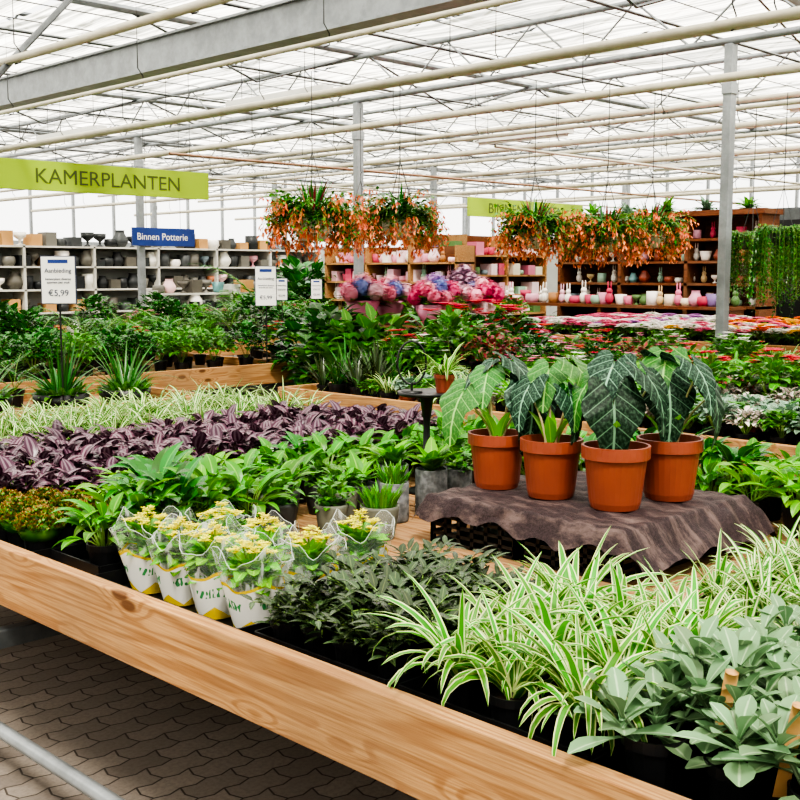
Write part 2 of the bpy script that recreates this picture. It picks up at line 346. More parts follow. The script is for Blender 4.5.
def spiky(m='deep',n=30,L1=.25,L2=.4,W=.012,pm='black',bowl=True,r=.16,h=.13,dr=.6):
    b=MB()
    if bowl: 
        b.lathe([(0,0),(r*.6,0),(r*.95,h*.5),(r,h),(r*.95,h),(r*.9,h*.6),(0,h*.8)],(0,0,0),M[pm],20)
        b.lathe([(r*.93,h*.85),(0,h*.9)],(0,0,0),M['soil'],16)
    else: pot(b,r,h,M[pm])
    for i in range(n):
        a=U(0,6.28); q=R.random(); b.leaf((r*.25*math.cos(a),r*.25*math.sin(a),h*.85),a,1.5-q*.9,U(L1,L2),W,dr*q*2,L[m],'strap',3,6,.3,1.5)
    if bowl:
        for i in range(70):
            a=U(0,6.28); rr=r*U(.3,.9); b.leaf((rr*math.cos(a),rr*math.sin(a),h*.9),a,U(.2,1.3),U(.06,.12),.018,.8,L['green'],'ovate',3,4,.25)
    return b.mesh('spiky')
def sedum():
    b=MB(); pot(b,.06,.1,M['black'])
    b.blob((0,0,.1),.076,L['deep'],(1,1,.68))
    for i in range(320):
        a=U(0,6.28); ph=math.asin(U(0,1))
        c=np.array([.076*math.cos(ph)*math.cos(a),.076*math.cos(ph)*math.sin(a),.1+.056*math.sin(ph)])*U(.97,1.06)
        for k in range(5): b.leaf(c,U(0,6.28),U(.3,1.2),.016,.0055,-.3,L['sedum'],'ovate',3,2,.2)
    return b.mesh('sedum')
def kal():
    b=MB(); pot(b,.05,.09,M['black'])
    n=9; seg=48; th=np.linspace(0,2*pi,seg+1); t=np.linspace(0,1,n)
    r=.05+.052*t; z=.004+.205*t
    P=np.zeros((n,seg+1,3)); a0=U(0,6)
    for i in range(n):
        k=1+.07*t[i]*np.sin(5*th+a0)+.02*t[i]*np.sin(13*th); k[-1]=k[0]; zz=z[i]+.025*t[i]**2*np.cos(4*th+a0)+.008*t[i]**3*np.sin(9*th); zz[-1]=zz[0]
        P[i,:,0]=r[i]*k*np.cos(th); P[i,:,1]=r[i]*k*np.sin(th); P[i,:,2]=zz
    b.grid(P,M['bag']); b.tube(P[-1],.0007,M['film'],4)
    for i in range(54):
        a=U(0,6.28); e=U(.2,1.3); p=(.02*math.cos(a),.02*math.sin(a),U(.1,.17))
        b.leaf(p,a,e,U(.06,.085),.025,.8,L['bright'] if i%3 else L['green'],'ovate',5,5,.25,wav=.12)
    for i in range(9):
        a=i*2.4; rr=.06*math.sqrt(i/9); c=np.array([rr*math.cos(a),rr*math.sin(a),.195+.03*(1-rr/.062)+U(0,.015)])
        b.tube([(0,0,.12),c],.002,L['stem'],4)
        for j in range(16):
            d=np.array([U(-1,1),U(-1,1),U(-.3,.8)])*.014; b.flower(c+d,.0095,L['yel'],4,.5,cols=3)
    return b.mesh('kal')
def basket():
    b=MB()
    b.lathe([(0,0),(.07,0),(.12,.06),(.135,.14),(.128,.14),(.11,.08),(0,.1)],(0,0,-.06),M['cerw'],20)
    for k in range(3):
        a=k*2.09; b.tube([(.13*math.cos(a),.13*math.sin(a),.07),(0,0,.5)],.003,M['cable'],4)
    b.tube([(0,0,.5),(0,0,.56),(.02,0,.58),(.02,0,.6)],.004,M['cable'],4)
    for i in range(200):
        a=U(0,6.28); e=U(.0,1.45); ln=U(.2,.38); p=np.array([.08*math.cos(a),.08*math.sin(a),.08]); pts=[]; dr=U(.2,.5)
        for k in range(8):
            pts.append(p.copy()); p=p+ln/7*np.array([math.cos(a)*math.cos(e),math.sin(a)*math.cos(e),math.sin(e)]); e-=dr
        b.tube(pts,.0018,L['stem'],3)
        for k in range(1,7):
            if k<6 or i%4==0:
                for s in (-1,1): b.leaf(pts[k],a+s*U(.3,1.3),U(-.3,.8),U(.035,.06),.013,.6,L['green' if i%2==0 else 'deep'],'ovate',3,3,.2)
        if i%3:
            for k in (5,6,7):
                for j in range(3):
                    q=pts[k]+np.array([U(-.02,.02),U(-.02,.02),U(-.03,0)]); b.leaf(q,U(0,6.28),U(-1.5,-.7),U(.03,.05),.009,-.2,L['orange'],'lance',3,2,.5)
    for i in range(26):
        a=U(0,6.28); b.leaf((0.03*math.cos(a),.03*math.sin(a),.08),a,1.5-U(0,.6),U(.2,.3),.012,.3,L['deep' if i%3 else 'red'],'lance',3,3,.3)
    return b.mesh('basket')
def trail():
    b=MB(); b.lathe([(0,0),(.08,0),(.13,.12),(.12,.12),(0,.09)],(0,0,-.05),M['dark'],18)
    for k in range(3):
        a=k*2.09; b.tube([(.125*math.cos(a),.125*math.sin(a),.07),(0,0,.5)],.003,M['cable'],4)
    b.tube([(0,0,.5),(0,0,.6)],.004,M['cable'],4)
    for i in range(110):
        a=U(0,6.28); rr=.1; p=np.array([rr*math.cos(a),rr*math.sin(a),.08]); e=.6+U(-.2,.5); ln=U(.4,.95); pts=[]
        for k in range(16):
            pts.append(p.copy()); p=p+ln/15*np.array([math.cos(a)*math.cos(e)*.9,math.sin(a)*math.cos(e)*.9,math.sin(e)]); e=max(-1.5,e-.55)
        b.tube(pts,.0015,L['stem'],3)
        for k in range(1,16):
            for s in (-1,1): b.leaf(pts[k],a+s*1.2+U(-.4,.4),U(-1,.2),U(.03,.055),.012,.4,L['green' if i%3==0 else 'deep'],'ovate',3,2,.2)
    return b.mesh('trail')
def hydr():
    b=MB(); b.lathe([(0,0),(.05,0),(.15,.2),(.145,.2),(.02,.05)],(0,0,0),M['wrap'],14)
    for k in range(9):
        a=k*2.4; rr=.17*math.sqrt(k/8); c=np.array([rr*math.cos(a),rr*math.sin(a),.25+.09*(1-rr/.17)]); hue=R.random()
        b.blob(c,.07,L['hyd'],rn=hue)
        for i in range(90):
            t=math.acos(U(-.8,1)); f=U(0,6.28); d=np.array([math.sin(t)*math.cos(f),math.sin(t)*math.sin(f),math.cos(t)]); b.flower(c+d*.08,.023,L['hyd'],4,.3,rn=hue)
    for k in range(18): b.leaf((0,0,.16),k*.35,U(.2,1.0),.26,.05,.8,L['green'],'ovate',3,5,.2)
    return b.mesh('hydr')
def aloc_leaf(b,c,az,tau,size,m,roll=0):
    n=11; seg=48; th=np.linspace(0,2*pi,seg+1)
    a=np.abs(((th+pi)%(2*pi))-pi)
    r=.56+.56*np.exp(-(a/.38)**2)+.06*np.exp(-((a-1.7)/.6)**2)-.50*np.exp(-((pi-a)/.2)**2)+.20*np.exp(-((a-2.6)/.27)**2)
    r=r*.56
    x=np.sin(th)*r*1.0; y=np.cos(th)*r
    k=np.linspace(0,1,n)[:,None]; X=k*x; Y=k*y
    aa=np.abs(X)/.42
    Z=-.5*X**2-.75*np.clip(Y,0,2)**2-.3*np.clip(-Y,0,2)**2-.010*np.cos(2*pi*(((Y+.45)/1.05)*6-aa*1.9-.5))*(k**.5)+.10*np.abs(X)+.016*np.sin(6*th)[None,:]*k**3
    tip=np.array([math.cos(az)*math.cos(tau),math.sin(az)*math.cos(tau),-math.sin(tau)]); nr=np.array([math.cos(az)*math.sin(tau),math.sin(az)*math.sin(tau),math.cos(tau)]); sd=np.cross(tip,nr)
    if roll: tip,sd=tip*math.cos(roll)+sd*math.sin(roll),sd*math.cos(roll)-tip*math.sin(roll)
    P=np.array(c)+size*(X[...,None]*sd+Y[...,None]*tip+Z[...,None]*nr)
    uv=np.stack([.5+X/.84,(Y+.45)/1.05],-1); b.grid(P,m,uv=uv)
def alocasia(leaves,extra=0):
    b=MB(); r=.108; h=.205; pot(b,r,h,M['terra'],seg=32)
    for (dx,dy,z,az,tau,sz,mm,roll) in leaves:
        a=math.atan2(dy,dx); p0=np.array([.02*math.cos(a),.02*math.sin(a),h*.87]); p1=np.array([dx,dy,z]); q=p0*.55+p1*.45+np.array([-dx*.22,-dy*.22,.03])
        t=np.linspace(0,1,8)[:,None]; pts=(1-t)**2*p0+2*t*(1-t)*q+t*t*p1
        b.tube(pts,np.linspace(.0055,.003,8),L['alstem'],7)
        aloc_leaf(b,p1,az,tau,sz,L[mm],roll=roll)
    for i in range(extra):
        a=U(0,6.28); b.leaf((.02*math.cos(a),.02*math.sin(a),h*.87),a,1.3,.15,.02,.7,L['bright'],'lance',5,6,.4)
    return b
SP=[spider(48,.15,.26,W=.0135,h=.09) for _ in range(4)]; SPs=[spider(30,.15,.24,'spider2',W=.0095) for _ in range(3)]
SPb=[spider(40,.14,.24,'spider2',W=.0115,h=.08) for _ in range(2)]+[spider(40,.14,.24,'spider',W=.0125,h=.08)]
SG=[sage() for _ in range(3)]; DK=[darkb() for _ in range(3)]
CL=[clump(n=30,L1=.09,L2=.15,W=.022,st=.1) for _ in range(2)]+[clump('bright',28,L1=.09,L2=.15,W=.022,st=.1),clump('deep',30,L1=.09,L2=.16,W=.026,st=.12)]
PU=[clump('purple',26,.07,.11,.018,.06,.05,.09,cols=5,seg=5) for _ in range(3)]
SE=[sedum() for _ in range(2)]; KA=[kal() for _ in range(3)]
GB=[clump('green',26,.09,.15,.026,.09,pr='ovate') for _ in range(2)]
DB=[bushy('deep',260,.2,.34,.075,.028,r=.08,h=.13) for _ in range(2)]+[bushy('green',260,.2,.32,.07,.026,r=.08,h=.13) for _ in range(2)]
SM=[bushy(m,120,.085,.1,.045,.016,r=.05,h=.08,pm=p) for m,p in (('silver','black'),('silver','terra'),('green','black'),('pinkw','black'))]
RD=[bushy(m,110,.085,.1,.045,.017,r=.05,h=.08,pm=p) for m,p in (('red','black'),('pinkw','terra'),('red','black'),('silver','black'),('pinkw','black'))]
RB=[bushy('dark',220,.2,.3,.06,.02),bushy('red',200,.2,.3,.06,.018),bushy('deep',200,.18,.28,.06,.02,fl='fred',nf=14,fr=.04)]
AN=[bushy('green',130,.13,.2,.07,.024,fl=f,nf=12,fr=.04) for f in ('fred','fpink','fwhite','fpink')]
PM=[palm() for _ in range(2)]+[palm('green',10,.35,lw=.009)]
SK=[spiky() for _ in range(2)]
SNK=[spiky('dark',22,.22,.34,.016,bowl=False,r=.06,h=.11,dr=.25),spiky('deep',30,.25,.35,.01,bowl=False,r=.07,h=.12,dr=.9)]
FLc={k:[bushy('green',30,.085,.07,.05,.018,r=.05,h=.08,fl=k,nf=60,fr=.034)] for k in ('fwhite','fpink','fred','forange','fyellow','flilac')}
TSP=[spider(50,.2,.32,'spider2','terra',.08,.14,.012) for _ in range(2)]
TGR=[clump('green',44,.12,.18,.016,.09,.08,.12,'terra') for _ in range(2)]
BK=[basket() for _ in range(2)]; TR=trail(); HY=[hydr() for _ in range(2)]
ZT=.72
# ---------------------------------------------------------------- room shell
b=MB(); b.box(-9,32,-9,34,-.1,0,M['paver']); b.obj('floor')
b=MB()
for i in range(34):
    x0=-8+i*1.18; xs=np.linspace(x0,x0+1.1,7); ys=np.linspace(-9,34,60)
    X,Y=np.meshgrid(xs,ys); Z=4.55-.05*np.sin(pi*(X-x0)/1.1)+.02*np.sin(Y*3+i)
    b.grid(np.stack([X,Y,Z],-1),M['screen'])
b.obj('ceiling')
b=MB()
for k in range(-2,9):
    y0=k*4.8-4.6
    for x in np.arange(-9,32,1.0):
        b.tube([(x,y0,4.75),(x,y0+2.4,5.7),(x,y0+4.8,4.75)],.02,M['galvd'],4)
    b.tube([(-9,y0+2.4,5.7),(32,y0+2.4,5.7)],.04,M['galvd'],5)
for y in np.arange(-8,33,.8): b.tube([(-9,y,4.45),(32,y,4.45)],.007,M['cable'],4)
b.obj('roof_glazing_bars')
b=MB()
b.box(5.72,5.88,-7.9,26.9,3.48,3.74,M['galv']); b.box(5.68,5.92,-7.9,26.9,3.74,3.76,M['galv']); b.box(5.68,5.92,-7.9,26.9,3.46,3.48,M['galv'])
for x in (9.1,12.3,15.5,18.7,21.9,25.1):
    b.tube([(x,-7.9,3.66),(x,26.9,3.66)],.035,M['cream' if x>10 else 'galv'],6); b.tube([(x,-7.9,4.15),(x,26.9,4.15)],.03,M['galv'],6)
    y=-7.8
    while y<25.6:
        b.tube([(x,y,3.66),(x,y+.6,4.15),(x,y+1.2,3.66)],.013,M['galv'],4); y+=1.2
for y in (0.2,5,9.8,14.6,19.4,24.2):
    b.tube([(-7.9,y,4.2),(25.9,y,4.2)],.04,M['galv'],6)
    for x in np.arange(6,25,3.2): b.tube([(x,y,4.2),(x+1.6,y,3.7),(x+3.2,y,4.2)] if x<22 else [(x,y,4.2),(x+1.6,y,3.7)],.014,M['galvd'],4)
for y in np.arange(-6,26,2.4): b.tube([(-7.9,y,4.05),(25.9,y,4.05)],.016,M['galvd'],4)
b.tube([(3.95,8.40,3.10),(5.1,9.17,4.07)],.028,M['galvd'],8)
b.obj('roof_truss')
b=MB()
for x,z,r in ((4.15,3.3,.034),(5.25,3.25,.022),(6.55,3.2,.036),(7.1,3.3,.02),(8.3,3.2,.036),(9.6,3.15,.022),(11.1,3.2,.036),(13.6,3.2,.036),(14.1,3.25,.02),(16.6,3.2,.036),(20,3.2,.036),(3.1,3.35,.03)):
    b.tube([(x,-7.9,z),(x,26.9,z)],r,M['cream'],8)
    for y in np.arange(-6,26,2.4):
        b.tube([(x,y,z-.04),(x+.05,y,z-.02),(x+.05,y,z+.06),(x,y,z+.12),(x,y,4.05)],.006,M['cable'],4)
for y,x0,x1,z in ((10.6,7,20,2.95),(13.5,6,25.9,3.0),(7.6,9,24,2.95),(3.6,8,24,3.0)):
    b.tube([(x0,y,z),(x1,y,z)],.018,M['tanp'] if y==10.6 else M['cream'],6)
b.obj('heating_pipes')
for (x,y) in [(9.1,5.0),(9.1,9.8),(9.1,14.6),(9.1,19.4),(9.1,24.2),(15.5,5),(15.5,14.6),(21.9,9.8),(21.9,14.6),(21.9,19.4),(15.5,19.4),(15.5,24.2)]:
    b=MB(); b.box(x-.05,x+.05,y-.04,y+.04,0,3.63,M['galv']); b.box(x-.1,x+.1,y-.09,y+.09,0,.015,M['galv']); b.box(x-.06,x+.06,y-.05,y+.05,3.2,3.3,M['galv']); b.obj('steel_post',bevel=.006)
for (x,y) in ((7.4,9.2),(7.4,13.5),(11.8,9.5),(11.8,5.0),(17,10)):
    b=MB(); b.box(x-.07,x+.07,y-.8,y+.8,3.42,3.48,M['white']); b.tube([(x,y-.75,3.4),(x,y+.75,3.4)],.015,M['cerw'],8)
    for s in (-.6,.6): b.tube([(x,y+s,3.48),(x,y+s,4.05)],.004,M['cable'],4)
    b.obj('strip_light')
def wall(name,axis,pos,a0,a1,h=2.35):
    b=MB()
    def bx(a,c,z0,z1,m,t=.06):
        if axis=='y': b.box(a,c,pos,pos+t,z0,z1,m)
        else: b.box(pos,pos+t,a,c,z0,z1,m)
    bx(a0,a1,0,h,M['panel']); bx(a0,a1,h,h+.1,M['galv'],.1); bx(a0,a1,4.45,4.6,M['galv'],.1)
    a=a0
    while a<a1: bx(a,a+.06,h,4.5,M['galv'],.08); a+=1.2
    b.obj(name)
wall('wall_back_left','y',27,-8,26); wall('wall_back_right','x',26,-8,27.06)
wall('wall_front_left','x',-8.1,-8,27.06,3.6); wall('wall_front_right','y',-8.1,-8,26,3.6)
# ---------------------------------------------------------------- benches
def bench(x0,x1,y0,y1,boards=True,zt=ZT,ly=.3,lx=.55):
    b=MB(); bh=.19; t=.045; zb=.80-bh; d=zt-.72
    if boards:
        b.box(x0,x0+t,y0,y1,zb+d,.80+d,M['wy']); b.box(x1-t,x1,y0,y1,zb+d,.80+d,M['wy'])
        b.box(x0+t,x1-t,y1-t,y1,zb+d,.80+d,M['wx']); b.box(x0+t,x1-t,y0,y0+t,zb+d,.80+d,M['wx'])
    n=max(2,int((x1-x0-2*t)/.14)); w=(x1-x0-2*t)/n
    for i in range(n): b.box(x0+t+i*w+.006,x0+t+(i+1)*w-.006,y0+t,y1-t,zt-.022,zt,M['slat'])
    yy=y0+ly
    while yy<y1-.1:
        b.box(x0+t,x1-t,yy,yy+.05,zt-.1,zt-.022,M['galvd'])
        for x in (x0+lx,x1-.3): b.box(x-.025,x+.025,yy,yy+.05,0,zt-.1,M['galv'])
        b.box(x0+.02,x1-.14,yy,yy+.05,.44,.50,M['galvd'])
        yy+=1.9
    for x in (x0+.0,x1-.1): b.tube([(x+.02,y0+.1,.17),(x+.02,y1-.1,.17)],.024,M['galv'],8)
    return b.obj('plant_bench',bevel=.004)
bench(1.5,4.3,-.6,5.75,ly=.15,lx=1.25)
bench(5.15,7.4,-1.5,6.44)
bench(7.5,8.95,-1.5,6.44)
bench(1.4,4.5,6.35,7.6)
bench(2.4,6.7,8.15,10.9)
bench(10.2,12.9,-1,8.6,zt=.86)
bench(7.0,8.9,8.9,9.65,False); bench(7.2,11.2,11.3,13.6); bench(9.8,12.0,9.4,11,zt=.8)
# ---------------------------------------------------------------- beds
def bed(name,ms,x0,x1,y0,y1,sp,z=ZT,sc=(.9,1.15),jit=.25,tray=False,clip=None):
    e=empty(name)
    nx=max(1,int(round((x1-x0)/sp))); ny=max(1,int(round((y1-y0)/sp)))
    for i in range(nx):
        for j in range(ny):
            x=x0+(i+.5)*(x1-x0)/nx+U(-1,1)*sp*jit*.5; y=y0+(j+.5)*(y1-y0)/ny+U(-1,1)*sp*jit*.5
            if clip and clip(x,y): continue
            inst('potted_plant',R.choice(ms),(x,y,z+(.004 if tray else 0)),U(0,6.28),U(*sc),e)
    if tray:
        b=MB(); mk=.01; b.box(x0-mk,x1+mk,y0-mk,y1+mk,z,z+.004,M['black'])
        for (a,c,d,f) in ((x0-mk-.006,x0-mk,y0-mk,y1+mk),(x1+mk,x1+mk+.006,y0-mk,y1+mk),(x0-mk,x1+mk,y0-mk-.006,y0-mk),(x0-mk,x1+mk,y1+mk,y1+mk+.006)): b.box(a,c,d,f,z,z+.055,M['black'])
        b.obj('tray',e)
    return e
bed('tray_of_silver_sage_plants',SG,1.6,2.25,.35,1.09,.135,tray=True,sc=(.95,1.2))
bed('tray_of_spider_plants',SP,1.62,2.18,1.13,1.6,.15,tray=True,sc=(.9,1.08))
bed('tray_of_spider_plants',SPb,2.32,3.2,.4,1.48,.165,tray=True,sc=(.75,.93))
bed('tray_of_dark_leaf_plants',DK,1.62,2.2,1.66,2.1,.115,tray=True,sc=(.85,1.05))
bed('tray_of_peace_lilies',CL,1.66,2.3,2.93,3.2,.14,tray=True,sc=(.9,1.15),clip=lambda x,y:x<1.8 and y>3.1)
bed('tray_of_sedum_plants',SE,1.59,1.92,3.24,3.66,.155,tray=True,sc=(.95,1.08))
bed('tray_of_green_foliage_plants',CL,2.05,2.55,3.26,3.6,.15,sc=(.85,1.0))
bed('bed_of_purple_inch_plants',PU,1.65,4.15,3.72,4.7,.12,sc=(1,1.25))
bed('bed_of_striped_spider_plants',SPs,1.7,4.15,4.75,5.6,.17,sc=(.95,1.2))
bed('bed_of_green_foliage_plants',GB,3.5,4.15,2.75,3.65,.16,sc=(.8,1))
bed('bed_of_green_foliage_plants',CL,3.65,4.15,.6,2.7,.17,sc=(.9,1.05))
bed('bed_of_green_foliage_plants',GB+CL[3:],2.62,3.4,3.36,3.66,.15,sc=(.8,.95))
b=MB(); b.box(1.60,2.22,2.17,2.86,ZT,ZT+.004,M['black'])
for (a,c,d,f) in ((1.594,1.60,2.17,2.86),(2.22,2.226,2.17,2.86),(1.60,2.22,2.164,2.17),(1.60,2.22,2.86,2.866)): b.box(a,c,d,f,ZT,ZT+.05,M['black'])
b.obj('plant_tray')
for i in range(4): inst('kalanchoe_in_sleeve',KA[i%3],(1.71,2.25+i*.165,ZT+.004),U(0,6),U(.95,1.03))
for i in range(3): inst('kalanchoe_in_sleeve',KA[(i+1)%3],(1.91,2.26+i*.2,ZT+.004),U(0,6),U(.95,1.03))
inst('kalanchoe_in_sleeve',KA[0],(2.11,2.27,ZT+.004),U(0,6),1.0)
def smallpot(kind,r,h,pm,x,y,name,rib=False):
    b=MB()
    if rib: b.lathe([(0,0),(r*.93,0),(r,.01),(r,h*.98),(r*.97,h),(r*.9,h),(r*.88,h*.85),(0,h*.85)],(0,0,0),M[pm],24)
    else: b.lathe([(0,0),(r*.7,0),(r*.85,h*.35),(r,h*.9),(r*1.02,h),(r*.93,h),(r*.9,h*.85),(0,h*.85)],(0,0,0),M[pm],24)
    b.lathe([(r*.9,h*.86),(0,h*.9)],(0,0,0),M['soil'],16)
    if kind=='ivy':
        for i in range(80):
            a=U(0,6.28); rr=r*U(0,.9); b.leaf((rr*math.cos(a),rr*math.sin(a),h*.9+U(0,.08)),a,U(-.2,1.2),U(.03,.055),.015,.7,L['green'],'ovate',3,4,.2)
    elif kind=='succ':
        for i in range(100):
            a=U(0,6.28); rr=r*U(0,.85); b.leaf((rr*math.cos(a),rr*math.sin(a),h*.88),a,1.5-U(0,.5),U(.05,.11),.006,.3,L['green'],'lance',3,4,.5)
    else:
        for i in range(24):
            a=U(0,6.28); b.leaf((0,0,h*.9),a,U(.8,1.45),U(.11,.19),.03,1.0,L['bright' if i%2 else 'green'],'ovate',5,6,.2)
    o=b.obj(name); o.location=(x,y,ZT); return o
smallpot('succ',.068,.12,'gpot',2.64,2.74,'potted_succulent')
smallpot('ivy',.06,.12,'gpot',2.54,2.88,'potted_ivy')
smallpot('ivy',.066,.12,'dark',2.42,3.03,'potted_ivy'); smallpot('ivy',.06,.12,'dark',2.76,3.2,'potted_ivy')
smallpot('ivy',.058,.13,'gpot',2.70,3.00,'potted_ivy')
smallpot('leaf',.062,.18,'conc',3.05,2.88,'potted_foliage_in_grey_planter',True)
smallpot('leaf',.062,.18,'conc',3.02,3.06,'potted_foliage_in_grey_planter',True)
smallpot('ivy',.06,.16,'conc',3.22,2.90,'potted_foliage_in_grey_planter',True)
smallpot('succ',.055,.15,'conc',2.87,2.90,'potted_succulent_in_grey_planter',True)
smallpot('leaf',.065,.12,'dark',2.86,3.08,'potted_foliage')
smallpot('leaf',.065,.12,'dark',2.58,3.2,'potted_foliage')
b=MB(); b.lathe([(0,0),(.09,0),(.08,.012),(.018,.03),(.014,.3),(.03,.405),(.12,.415),(.125,.43),(.12,.43),(0,.422)],(0,0,0),M['black'],28)
o=b.obj('pedestal_plant_stand'); o.location=(3.36,3.20,ZT)
me=spider(40,.1,.18,'spider','terra',.045,.08,.009); inst('potted_spider_plant',me,(3.41,3.145,ZT+.423),0,1)
b=MB(); t=np.linspace(0,2*pi,40); b.tube(np.stack([.06*np.cos(t),0*t,.13+.09*np.sin(t)],-1),.005,M['black'],6); b.lathe([(0,0),(.045,0),(.045,.012),(0,.014)],(0,0,0),M['black'],16); b.tube([(0,0,.01),(0,0,.045)],.006,M['black'],6)
o=b.obj('ring_candle_holder'); o.location=(3.30,3.23,ZT+.423); o.rotation_euler=(0,0,-pi/4)
# ---------------------------------------------------------------- cloth display with alocasias
b=MB()
CX0,CX1,CY0,CY1=2.74,3.48,1.80,2.60; CZ=.875
for k in range(2):
    y0=CY0+.01+k*.40; y1=y0+.38
    b.box(CX0,CX1,y0,y1,ZT,ZT+.012,M['black'])
    for z in (ZT+.03,ZT+.06,ZT+.09,ZT+.12):
        b.box(CX0,CX0+.01,y0,y1,z,z+.012,M['black']); b.box(CX0,CX1,y0,y0+.01,z,z+.012,M['black']); b.box(CX0,CX1,y1-.01,y1,z,z+.012,M['black'])
    for i in range(10):
        x=CX0+i*(CX1-CX0-.015)/9; b.box(x,x+.015,y0,y0+.012,ZT,CZ,M['black']); b.box(x,x+.015,y1-.012,y1,ZT,CZ,M['black'])
    for i in range(7):
        y=y0+i*(.365)/6; b.box(CX0,CX0+.012,y,y+.015,ZT,CZ,M['black']); b.box(CX1-.012,CX1,y,y+.015,ZT,CZ,M['black'])
    b.box(CX0,CX1,y0,y1,CZ-.008,CZ,M['black'])
b.obj('plastic_crate')
nx,ny=130,150
xs=np.linspace(CX0-.07,CX1+.12,nx); ys=np.linspace(CY0-.12,CY1+.07,ny); X,Y=np.meshgrid(xs,ys)
dx=np.maximum(0,np.maximum(CX0-X,X-CX1)); dy=np.maximum(0,np.maximum(CY0-Y,Y-CY1)); d=np.sqrt(dx**2+dy**2)
fold=np.sin(Y*34+2*np.sin(X*7))*.5+np.sin(X*31+Y*11)*.5
cr=np.abs(np.sin(X*26+3*np.sin(Y*8)+1.3*np.sin(Y*23)))*.6+np.abs(np.sin(Y*31+2.5*np.sin(X*13)))*.4
Z=CZ+.004+.013*cr-np.minimum(.14,d*.95)+fold*.022*np.clip(d/.06,0,1)*(d<.14)
Z=np.maximum(Z,ZT+.006+.004*fold)
px=np.where(X<CX0,CX0-(CX0-X)*.5,np.where(X>CX1,CX1+(X-CX1)*.6,X)); py=np.where(Y<CY0,CY0-(CY0-Y)*.8,np.where(Y>CY1,CY1+(Y-CY1)*.6,Y))
b=MB(); b.grid(np.stack([px+fold*.014*np.clip(d/.05,0,1)-.006,py,Z],-1),M['cloth']); b.obj('draped_cloth')
ZC=CZ+.014
F=-3*pi/4
lv1=[(-.12,.08,.34,F-.7,.8,.27,'aloc2',0),(.04,-.13,.33,F+.35,1.2,.31,'aloc',.1),(.06,-.05,.45,F+1.1,.75,.27,'aloc',0),(-.04,.02,.42,F-.3,.6,.2,'aloc2',0),(.0,.10,.43,F-1.4,.7,.23,'aloc',0)]
lv2=[(-.03,.09,.37,F-.9,.9,.22,'aloc',0),(.06,-.08,.44,F+.8,.7,.25,'aloc2',0),(-.02,-.10,.34,F+.8,1.1,.22,'aloc',0),(.04,.05,.43,F-.4,.7,.22,'aloc2',0)]
lv3=[(-.06,-.03,.33,F+.05,1.25,.30,'aloc',0),(.04,.05,.45,F-.3,.7,.24,'aloc',.2),(.06,-.09,.41,F+1.0,.9,.26,'aloc',0),(.0,.13,.38,F-1.1,.9,.22,'aloc2',0)]
lv4=[(-.06,-.03,.36,F+.1,1.15,.27,'aloc',0),(.02,.04,.45,F-.4,.75,.25,'aloc2',0),(.05,-.13,.36,F+1.0,1.15,.28,'aloc',0),(.06,.06,.44,F+2.2,.8,.24,'aloc',0),(-.03,-.12,.44,F+.7,.8,.22,'aloc',0)]
for (x,y,lv,sc) in ((3.0,2.51,lv1,.95),(3.0,2.27,lv2,.97),(3.0,2.01,lv3,1.0),(3.26,1.97,lv4,1.0)):
    o=alocasia(lv,5).obj('potted_alocasia'); o.location=(x,y,ZC); o.scale=(sc,)*3
for (x,y) in ((1.66,.78),(1.72,.93),(1.95,.72),(1.85,.98)):
    b=MB(); b.box(-.012,.012,-.001,.001,0,.17,M['tag']); b.lathe([(0,0),(.012,0),(.012,.002),(0,.002)],(0,0,.168),M['tag'],8); o=b.obj('plant_label'); o.location=(x,y,ZT+.075); o.rotation_euler=(.15,.1,-.8)
# ---------------------------------------------------------------- bench 2
bed('bed_of_silver_foliage_plants',SM,5.25,6.0,-.5,3.7,.17,sc=(1,1.3))
bed('bed_of_red_foliage_plants',RD+AN[:1]+FLc['fpink']+FLc['fwhite'],6.1,7.3,-.5,3.9,.17,sc=(1,1.3))
bed('bed_of_variegated_foliage_plants',SM+SPs,5.25,6.2,4.5,5.7,.18,sc=(.8,1.1))
bed('bed_of_green_foliage_plants',GB+CL,5.3,7.3,3.75,4.45,.2,sc=(1,1.2))
bed('bed_of_anthurium_plants',AN+RB,6.3,7.3,4.5,5.6,.26,sc=(.9,1.15))
bed('group_of_snake_plants',SNK,5.3,5.9,5.75,6.3,.2,sc=(.9,1.1))
bed('group_of_croton_bushes',RB[1:]+DB[2:]+AN,6.0,7.3,5.7,6.3,.33,sc=(1.2,1.5))
bed('row_of_green_pot_plants',TGR,7.6,8.2,-.5,6.3,.27,sc=(.9,1.05))
bed('row_of_spider_plants_in_terracotta_pots',TSP,8.2,8.85,-.5,4.3,.27,sc=(.85,1.0))
bed('row_of_green_pot_plants',TGR+AN,8.2,8.85,4.3,6.3,.27,sc=(.95,1.2))
for (x,y,s) in ((3.5,6.62,1.15),(3.98,6.64,1.1),(3.0,6.7,1.2),(2.5,6.6,1.2),(4.25,7.0,.9)): inst('spiky_plant_in_bowl',R.choice(SK),(x,y,ZT),U(0,6),s)
bed('group_of_palm_plants',PM+DB,1.6,3.7,7.05,7.45,.36,sc=(.8,1.0))
bed('bed_of_green_bushes',DB,2.6,6.6,8.3,9.5,.36,sc=(.75,.95))
bed('bed_of_tall_foliage_plants',DB+PM+PM+AN,2.6,6.6,9.6,10.8,.42,sc=(1.0,1.5))
bed('bed_of_green_bushes',AN+RB+DB[:1],7.1,8.8,8.95,9.55,.33,sc=(1,1.3))
bed('bed_of_tall_foliage_plants',DB+PM+TGR+AN,7.3,11.1,11.4,13.5,.45,sc=(1.0,1.45))
cols=['fwhite','fpink','fwhite','fpink','forange','fyellow','fpink','forange','fwhite','fyellow','forange','fyellow']
